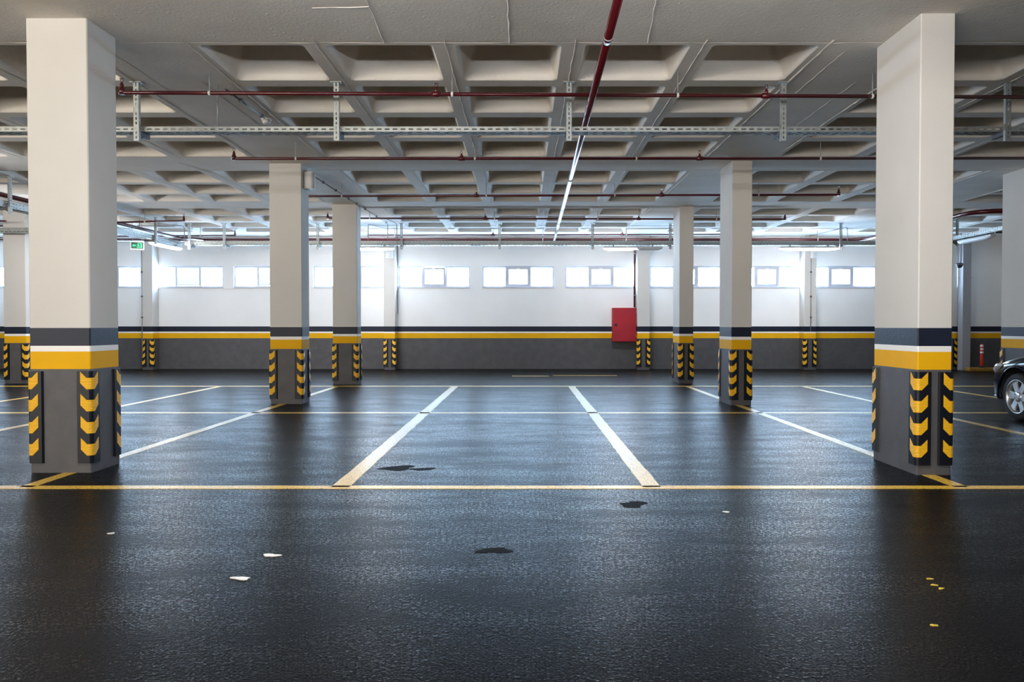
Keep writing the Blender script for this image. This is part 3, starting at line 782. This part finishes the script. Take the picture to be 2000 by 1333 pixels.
bm = NB(); lathe(bm, [(.062, 0), (.062, -.02), (.05, -.025)], 20); obj('detector_base', bm, 'white_plastic', t)
bm = NB(); lathe(bm, [(.045, -.024), (.048, -.045), (.036, -.062), (.01, -.066)], 20); obj('detector_head', bm, 'white_plastic', t)
hp = at_z(444, 184, ZC); conduit('thin vertical rod from ceiling strip down to the nearest tray', [(hp.x, 8.36, ZC), (hp.x, 8.36, 3.405)], r=.008)
c = at_z(360, 441, zc); conduit('conduit arching down to the corner of the left tray', [(c.x - 1.2, c.y, zc), (c.x, c.y, zc), (c.x, c.y, zt + .12)])
c = at_z(1655, 444, zc); conduit('slanting conduit under the ceiling, right of the right lit lamp', [at_z(1575, 463, zc), c, (c.x, c.y, zt + .1)])
for px, lab, zb_, pz in ((277.5, 'leftmost wall pilaster', .35, 0), (1583.5, 'wall pilaster under the right lit lamp', 1.1, 0)):
    x = fx(px, 21.97); conduit('vertical conduit running down the face of the ' + lab, [(x, 21.978, 3.42 if px < 1000 else 3.2), (x, 21.978, zb_)], r=.012, clips=[(x, 21.978, z) for z in (1.5, 2.1, 2.8)])
x = fx(773, 22.1); conduit('vertical conduit in the corner beside the second pilaster', [(x + .02, 22.36, 3.83), (x + .02, 22.36, 1.6)], r=.010)
x = fx(1660, 19.6); conduit('flexible conduit looping from lamp to tray at the right lit lamp', [(fx(1633, 19.6), 19.6, lz + .02), (x - .25, 19.6, lz + .04), (x - .12, 19.6, zt + .05), (x - .02, 19.6, zt + .09)], r=.016, m='galvanised')

# ---- loudspeaker boxes
def speaker(label, p, rz, w, h, d):
    t = thing('loudspeaker', label, 'loudspeaker', p, rz, group='white wall loudspeakers')
    bm = NB(); n = 10; pts = [(-w / 2, 0), (w / 2, 0), (w / 2, -d * .55)] + [(w / 2 * math.cos(PI * k / n), -d * .55 - d * .45 * math.sin(PI * k / n)) for k in range(1, n)] + [(-w / 2, -d * .55)]
    prism(bm, pts, 0, h); bmesh.ops.recalc_face_normals(bm, faces=bm.faces[:]); obj('speaker_body', bm, 'white_plastic', t)
    bm = NB(); pts = [(w * .44 * math.cos(PI * k / n), -d * .56 - d * .45 * math.sin(PI * k / n)) for k in range(2, n - 1)]
    for k in range(12):
        z = h * (.08 + .84 * k / 11)
        tube(bm, [(a_, b_, z) for a_, b_ in pts], .0035, 5)
    obj('speaker_grille', bm, 'frame_white', t)
    bm = NB(); box(bm, -w * .3, w * .3, -.03, .012, h, h + .02); obj('speaker_bracket', bm, 'dark_metal', t)
    return t
cL = COLS[2]; sp = at_y(611, 369, 12.5)
speaker('white loudspeaker box on the right side of the middle left column', (cL[2] + .013, 12.5, at_y(611, 370, 12.5).z), PI / 2, .17, .27, .15)
cR = COLS[3]; speaker('white loudspeaker box on the right side of the middle right column', (cR[2] + .013, 12.55, at_y(1472, 362, 12.5).z), PI / 2, .17, .24, .11)
speaker('pale loudspeaker box near the top of pilaster beside far left column', (fx(762, 21.98), 21.985, at_y(760, 505, 21.98).z), 0, .2, .25, .12)
speaker('pale loudspeaker box on the pilaster under the right lit lamp', (fx(1587, 21.98), 21.985, at_y(1587, 505, 21.98).z), 0, .15, .24, .1)

# ---- exit sign
sp = at_y(268, 488, 19.15)
t = thing('exit_sign', 'small green exit sign with arrow hanging from the left tray', 'sign', (sp.x, sp.y, sp.z), math.radians(28))
bm = NB(); bbox(bm, -.155, .155, -.02, .02, 0, .205, .006); obj('sign_case', bm, 'white_plastic', t)
bm = NB(); box(bm, -.135, .135, -.0235, -.0195, .022, .183); face = obj('sign_face', bm, 'sign_green', t)
bm = NB(); prism(bm, [(-.115, .1), (-.075, .135), (-.075, .115), (-.03, .115), (-.03, .085), (-.075, .085), (-.075, .065)], -.0255, -.0235, 'Y'); obj('arrow', bm, 'sign_bright', face)
bm = NB()   # running figure in a doorway
prism(bm, [(-.01, .045), (.105, .045), (.105, .055), (-.01, .055)], -.0255, -.0235, 'Y')
prism(bm, [(.075, .055), (.105, .055), (.105, .165), (.03, .165), (.03, .152), (.075, .152)], -.0255, -.0235, 'Y')
prism(bm, [(.02 + .014 * math.cos(2 * PI * k / 12), .142 + .014 * math.sin(2 * PI * k / 12)) for k in range(12)], -.0255, -.0235, 'Y')
prism(bm, [(.012, .128), (.034, .122), (.046, .105), (.06, .108), (.058, .098), (.04, .094), (.036, .086), (.052, .06), (.042, .056), (.026, .084), (.008, .072), (-.008, .076), (-.006, .085), (.008, .084), (.016, .096), (.012, .112), (.0, .104), (-.004, .11)], -.0255, -.0235, 'Y')
obj('pictogram', bm, 'sign_bright', face)
bm = NB()
for s in (-.1, .1): tube(bm, [(s, 0, .2), (s, 0, ZC - sp.z)], .005, 6)
obj('hanging_rod', bm, 'conduit_grey', t)

# ---- hydrant cabinet
hx0, hx1 = fx(1196.5, 22.15), fx(1243, 22.15); z0, z1 = at_y(1220, 668, 22.15).z, at_y(1220, 601.5, 22.15).z
hw_ = (hx1 - hx0) / 2; hh = z1 - z0
t = thing('hydrant_cabinet', 'red fire hydrant cabinet on the back wall beside a pilaster', 'cabinet', ((hx0 + hx1) / 2, 22.395, z0))
bm = NB(); bbox(bm, -hw_, hw_, -.24, 0, 0, hh, .008); obj('cabinet_body', bm, 'red_box', t)
bm = NB(); bbox(bm, -hw_ + .018, hw_ - .018, -.252, -.238, .018, hh - .018, .005); door = obj('door', bm, 'red_box', t)
bm = NB(); bbox(bm, -hw_ + .06, -hw_ + .13, -.262, -.251, hh * .5 - .035, hh * .5 + .035, .004)
bbox(bm, -hw_ + .075, -hw_ + .115, -.275, -.261, hh * .5 - .008, hh * .5 + .012, .003); obj('latch', bm, 'black_plastic', door)
for z in (.12, hh - .16):
    bm = NB(); tube(bm, [(hw_ - .012, -.252, z), (hw_ - .012, -.252, z + .07)], .008, 8); obj('hinge', bm, 'galvanised', door)

# ---- security camera, duct, bollard and kerb at the right end
cp = at_y(1874, 518, 21.5)
t = thing('security_camera', 'dark dome security camera on a drop pole, right of near right column', 'camera', (cp.x, cp.y, cp.z))
bm = NB(); tube(bm, [(.03, 0, .05), (.03, 0, ZC - cp.z)], .02, 10); obj('drop_pole', bm, 'conduit_grey', t)
bm = NB(); lathe(bm, [(.03, .06), (.085, .05), (.095, .01), (.09, -.02)], 20); obj('camera_housing', bm, 'dark_metal', t)
bm = NB(); lathe(bm, [(.082, -.018), (.07, -.05), (.045, -.075), (.012, -.085)], 20); obj('camera_dome', bm, 'black_plastic', t)
dx0, dx1 = fx(1881, 21.6), fx(1897, 21.6)
t = thing('vertical_duct', 'grey square duct standing in front of the dark right end wall', 'duct', ((dx0 + dx1) / 2, 21.75, 0))
bm = NB(); bbox(bm, (dx0 - dx1) / 2, (dx1 - dx0) / 2, -.12, .12, 0.0, ZC - .01, .006); obj('duct_body', bm, 'conduit_grey', t)
for z in (.03, 1.3, 2.6):
    bm = NB(); bbox(bm, (dx0 - dx1) / 2 - .006, (dx1 - dx0) / 2 + .006, -.126, .126, z, z + .04, .003); obj('duct_collar', bm, 'conduit_grey', t)
kx0, kx1 = fx(1890, 21.3), fx(1960, 21.3)
t = thing('kerb', 'low worn yellow kerb on the floor under the red bollard', 'kerb', ((kx0 + kx1) / 2, 21.3, 0))
bm = NB(); bbox(bm, (kx0 - kx1) / 2, (kx1 - kx0) / 2, -.12, .12, 0, .10, .02, 3); obj('kerb_block', bm, 'kerb_yellow', t)
t = thing('bollard', 'slim red flexible bollard with white bands on the yellow kerb', 'bollard', (fx(1918, 21.3), 21.3, .10))
bm = NB(); lathe(bm, [(.09, 0), (.09, .012), (.06, .03), (.045, .04)], 24); obj('bollard_base', bm, 'black_plastic', t)
bm = NB(); lathe(bm, [(.042, .03), (.040, .3), (.040, .62), (.030, .645), (.012, .655)], 24); post = obj('post', bm, 'bollard_red', t)
for z in (.40, .49, .58):
    bm = NB(); lathe(bm, [(.0405, z), (.0425, z + .002), (.0425, z + .043), (.0405, z + .045)], 24); obj('reflective_band', bm, 'bollard_white', post)

# ================================================================== THE CAR
def car():
    t = thing('car', 'dark blue car parked beside the near right column, cut by picture edge', 'car', (7.40, 8.86, 0))
    ST = [(2.16, .50, .30, .53, .565), (2.10, .66, .24, .60, .65), (1.98, .765, .20, .665, .72), (1.78, .835, .19, .735, .79), (1.5, .872, .19, .80, .855),
          (1.25, .885, .19, .845, .90), (.9, .89, .19, .875, .95), (.4, .89, .19, .89, .97), (-.4, .89, .19, .90, .975), (-1.0, .89, .19, .915, .985),
          (-1.5, .875, .20, .925, 1.0), (-1.85, .84, .24, .93, 1.0), (-2.05, .77, .28, .90, .97), (-2.14, .64, .34, .82, .88)]
    bm = NB(); rings = []
    for y, hw, zs, zb, zt_ in ST:
        half = [(0, zs), (hw * .80, zs), (hw * .965, zs + .05), (hw * .995, zs + .16), (hw, zs + (zb - zs) * .55), (hw * .985, zb - .06), (hw * .94, zb + .005), (hw * .80, zb + (zt_ - zb) * .55), (hw * .45, zt_ - .006), (0, zt_)]
        pts = half + [(-x, z) for x, z in half[-2:0:-1]]
        rings.append([bm.verts.new((x, y, z)) for x, z in pts])
    n = len(rings[0])
    for a, b in zip(rings, rings[1:]):
        for k in range(n): bm.faces.new((a[k], a[(k + 1) % n], b[(k + 1) % n], b[k]))
    bm.faces.new(rings[0]); bm.faces.new(rings[-1])
    body = obj('car_body', bm, ['car_paint', 'black_plastic'], t, smooth=True)
    sub = body.modifiers.new('s', 'SUBSURF'); sub.levels = 2; sub.render_levels = 2
    cut = NB()
    for y in (1.30, -1.28):
        for s in (-1, 1): lathe(cut, [(.375, s * .60), (.375, s * 1.1)], 40, c=(0, y, .325), axis='X', smooth=False)
    cutter = obj('tmp_cut', cut, 'black_plastic')
    bo = body.modifiers.new('b', 'BOOLEAN'); bo.object = cutter; bo.operation = 'DIFFERENCE'; bo.solver = 'EXACT'
    cutter.location = (0, 0, 0); cutter.parent = t
    bpy.context.view_layer.update()
    dg = bpy.context.evaluated_depsgraph_get(); me = bpy.data.meshes.new_from_object(body.evaluated_get(dg))
    body.modifiers.clear(); body.data = me
    for p_ in me.polygons: p_.use_smooth = True
    bpy.data.objects.remove(cutter)
    # greenhouse
    CB = [(.95, .72, .955, .74, .965), (.55, .755, .96, .66, 1.19), (.10, .765, .965, .60, 1.38), (-.35, .77, .97, .585, 1.435), (-.8, .765, .975, .58, 1.425), (-1.2, .74, .985, .585, 1.33), (-1.7, .66, .995, .62, 1.03)]
    bm = NB(); rings = []
    for y, wb, zb, wt, zt_ in CB:
        half = [(wb, zb - .03), (wb * .99, zb + .02), (wt + (wb - wt) * .12, zb + (zt_ - zb) * .86), (wt * .9, zt_), (0, zt_ + .015)]
        pts = half + [(-x, z) for x, z in half[-2::-1]]
        rings.append([bm.verts.new((x, y, z)) for x, z in pts])
    n = len(rings[0])
    for a, b in zip(rings, rings[1:]):
        for k in range(n - 1): bm.faces.new((a[k], a[k + 1], b[k + 1], b[k]))
    bm.faces.new(rings[0]); bm.faces.new(rings[-1])
    cab = obj('car_window', bm, 'car_glass', t, smooth=True); cab['label'] = 'dark tinted car glass'
    sub = cab.modifiers.new('s', 'SUBSURF'); sub.levels = 1; sub.render_levels = 2
    bm = NB(); rings = []
    for y, wb, zb, wt, zt_ in [(.12, .77, .97, .60, 1.385)] + CB[3:5] + [(-1.15, .74, .985, .585, 1.345)]:
        pts = [(wt * 1.0, zt_ - .035), (wt * .9, zt_ + .004), (0, zt_ + .02), (-wt * .9, zt_ + .004), (-wt, zt_ - .035)]
        rings.append([bm.verts.new((x, y, z)) for x, z in pts])
    for a, b in zip(rings, rings[1:]):
        for k in range(4): bm.faces.new((a[k], a[k + 1], b[k + 1], b[k]))
    r = obj('roof_panel', bm, 'car_paint', t, smooth=True); so = r.modifiers.new('s', 'SOLIDIFY'); so.thickness = .02
    # headlights, tail lights, trim
    for s in (-1, 1):
        bm = NB(); u = bmesh.ops.create_uvsphere(bm, u_segments=20, v_segments=12, radius=1)
        bmesh.ops.transform(bm, matrix=Matrix.Translation((s * .735, 1.86, .655)) @ Matrix.Rotation(s * math.radians(30), 4, 'Z') @ Matrix.Rotation(math.radians(-20), 4, 'X') @ Matrix.Diagonal((.085, .20, .058, 1)), verts=bm.verts[:])
        obj('headlight', bm, 'lamp_glass', t, smooth=True)
        bm = NB(); u = bmesh.ops.create_uvsphere(bm, u_segments=16, v_segments=10, radius=1)
        bmesh.ops.transform(bm, matrix=Matrix.Translation((s * .70, -2.03, .80)) @ Matrix.Diagonal((.13, .09, .09, 1)), verts=bm.verts[:])
        obj('tail_light', bm, 'tail_red', t, smooth=True)
        bm = NB(); tube(bm, bend([(s * .66, 2.06, .50), (s * .745, 1.95, .51), (s * .80, 1.80, .515)], .05), .012, 8); obj('bumper_trim', bm, 'chrome', t)
        bm = NB(); tube(bm, bend([(s * .58, 2.11, .29), (s * .73, 1.98, .27), (s * .80, 1.75, .255)], .06), .018, 8); obj('bumper_lip', bm, 'black_plastic', t)
        bm = NB(); u = bmesh.ops.create_uvsphere(bm, u_segments=16, v_segments=10, radius=1)
        bmesh.ops.transform(bm, matrix=Matrix.Translation((s * .95, .62, 1.02)) @ Matrix.Diagonal((.10, .06, .07, 1)), verts=bm.verts[:])
        obj('wing_mirror', bm, 'car_paint', t, smooth=True)
        for y in (.0, -.85):
            bm = NB(); bbox(bm, s * .885 - .012, s * .885 + .022, y - .1, y + .1, .80, .825, .006); obj('door_handle', bm, 'car_paint', t)
        # arch lips
        for y in (1.30, -1.28):
            bm = NB(); tube(bm, [(s * .872, y + .385 * math.cos(a), .325 + .385 * math.sin(a)) for a in [math.radians(-8 + 196 * k / 20) for k in range(21)]], .016, 8); obj('wheel_arch', bm, 'car_paint', t)
    bm = NB(); bbox(bm, -.42, .42, 2.12, 2.19, .40, .50, .02); obj('grille', bm, 'black_plastic', t)
    # wheels
    for i, (sx, y) in enumerate(((-1, 1.30), (1, 1.30), (-1, -1.28), (1, -1.28))):
        w = bpy.data.objects.new('wheel', None); C.objects.link(w); w.parent = t; w.location = (sx * .765, y, .315)
        w.rotation_euler = (0, 0, 0 if sx < 0 else PI)
        # local -x faces outwards
        bm = NB(); lathe(bm, [(.215, .095), (.285, .10), (.308, .085), (.315, .05), (.315, -.05), (.308, -.085), (.285, -.10), (.222, -.098)], 48, axis='X', caps=False); obj('tyre', bm, 'tyre', w)
        bm = NB(); rim = [(.225, -.10), (.228, -.085), (.205, -.07), (.195, .06)]
        lathe(bm, [(.205, .05), (.222, -.088), (.228, -.102), (.216, -.104), (.205, -.085), (.19, -.03), (.19, .05)], 48, axis='X', caps=False)
        for k in range(6):
            a0 = math.radians(65 + 60 * k)
            t2 = NB(); prism(t2, [(.045, -.045), (.205, -.052), (.212, 0), (.205, .052), (.045, .045)], -.078, -.045, 'X')
            bmesh.ops.recalc_face_normals(t2, faces=t2.faces[:])
            bmesh.ops.bevel(t2, geom=t2.edges[:], offset=.008, segments=2, affect='EDGES')
            # spoke lies along local y then turned about x
            merge(bm, t2, Matrix.Rotation(a0 , 4, 'X'))
        lathe(bm, [(.07, -.04), (.07, -.085), (.055, -.092), (.01, -.094)], 24, axis='X')
        obj('rim', bm, 'alloy', w)
        bm = NB(); lathe(bm, [(.19, .02), (.19, .03)], 32, axis='X')
        for k in range(6):
            a0 = math.radians(95 + 60 * k); lathe(bm, [(.009, -.095), (.009, -.084)], 8, axis='X', c=(0, .05 * math.cos(a0), .05 * math.sin(a0)))
        obj('brake_disc', bm, 'dark_metal', w)
car()
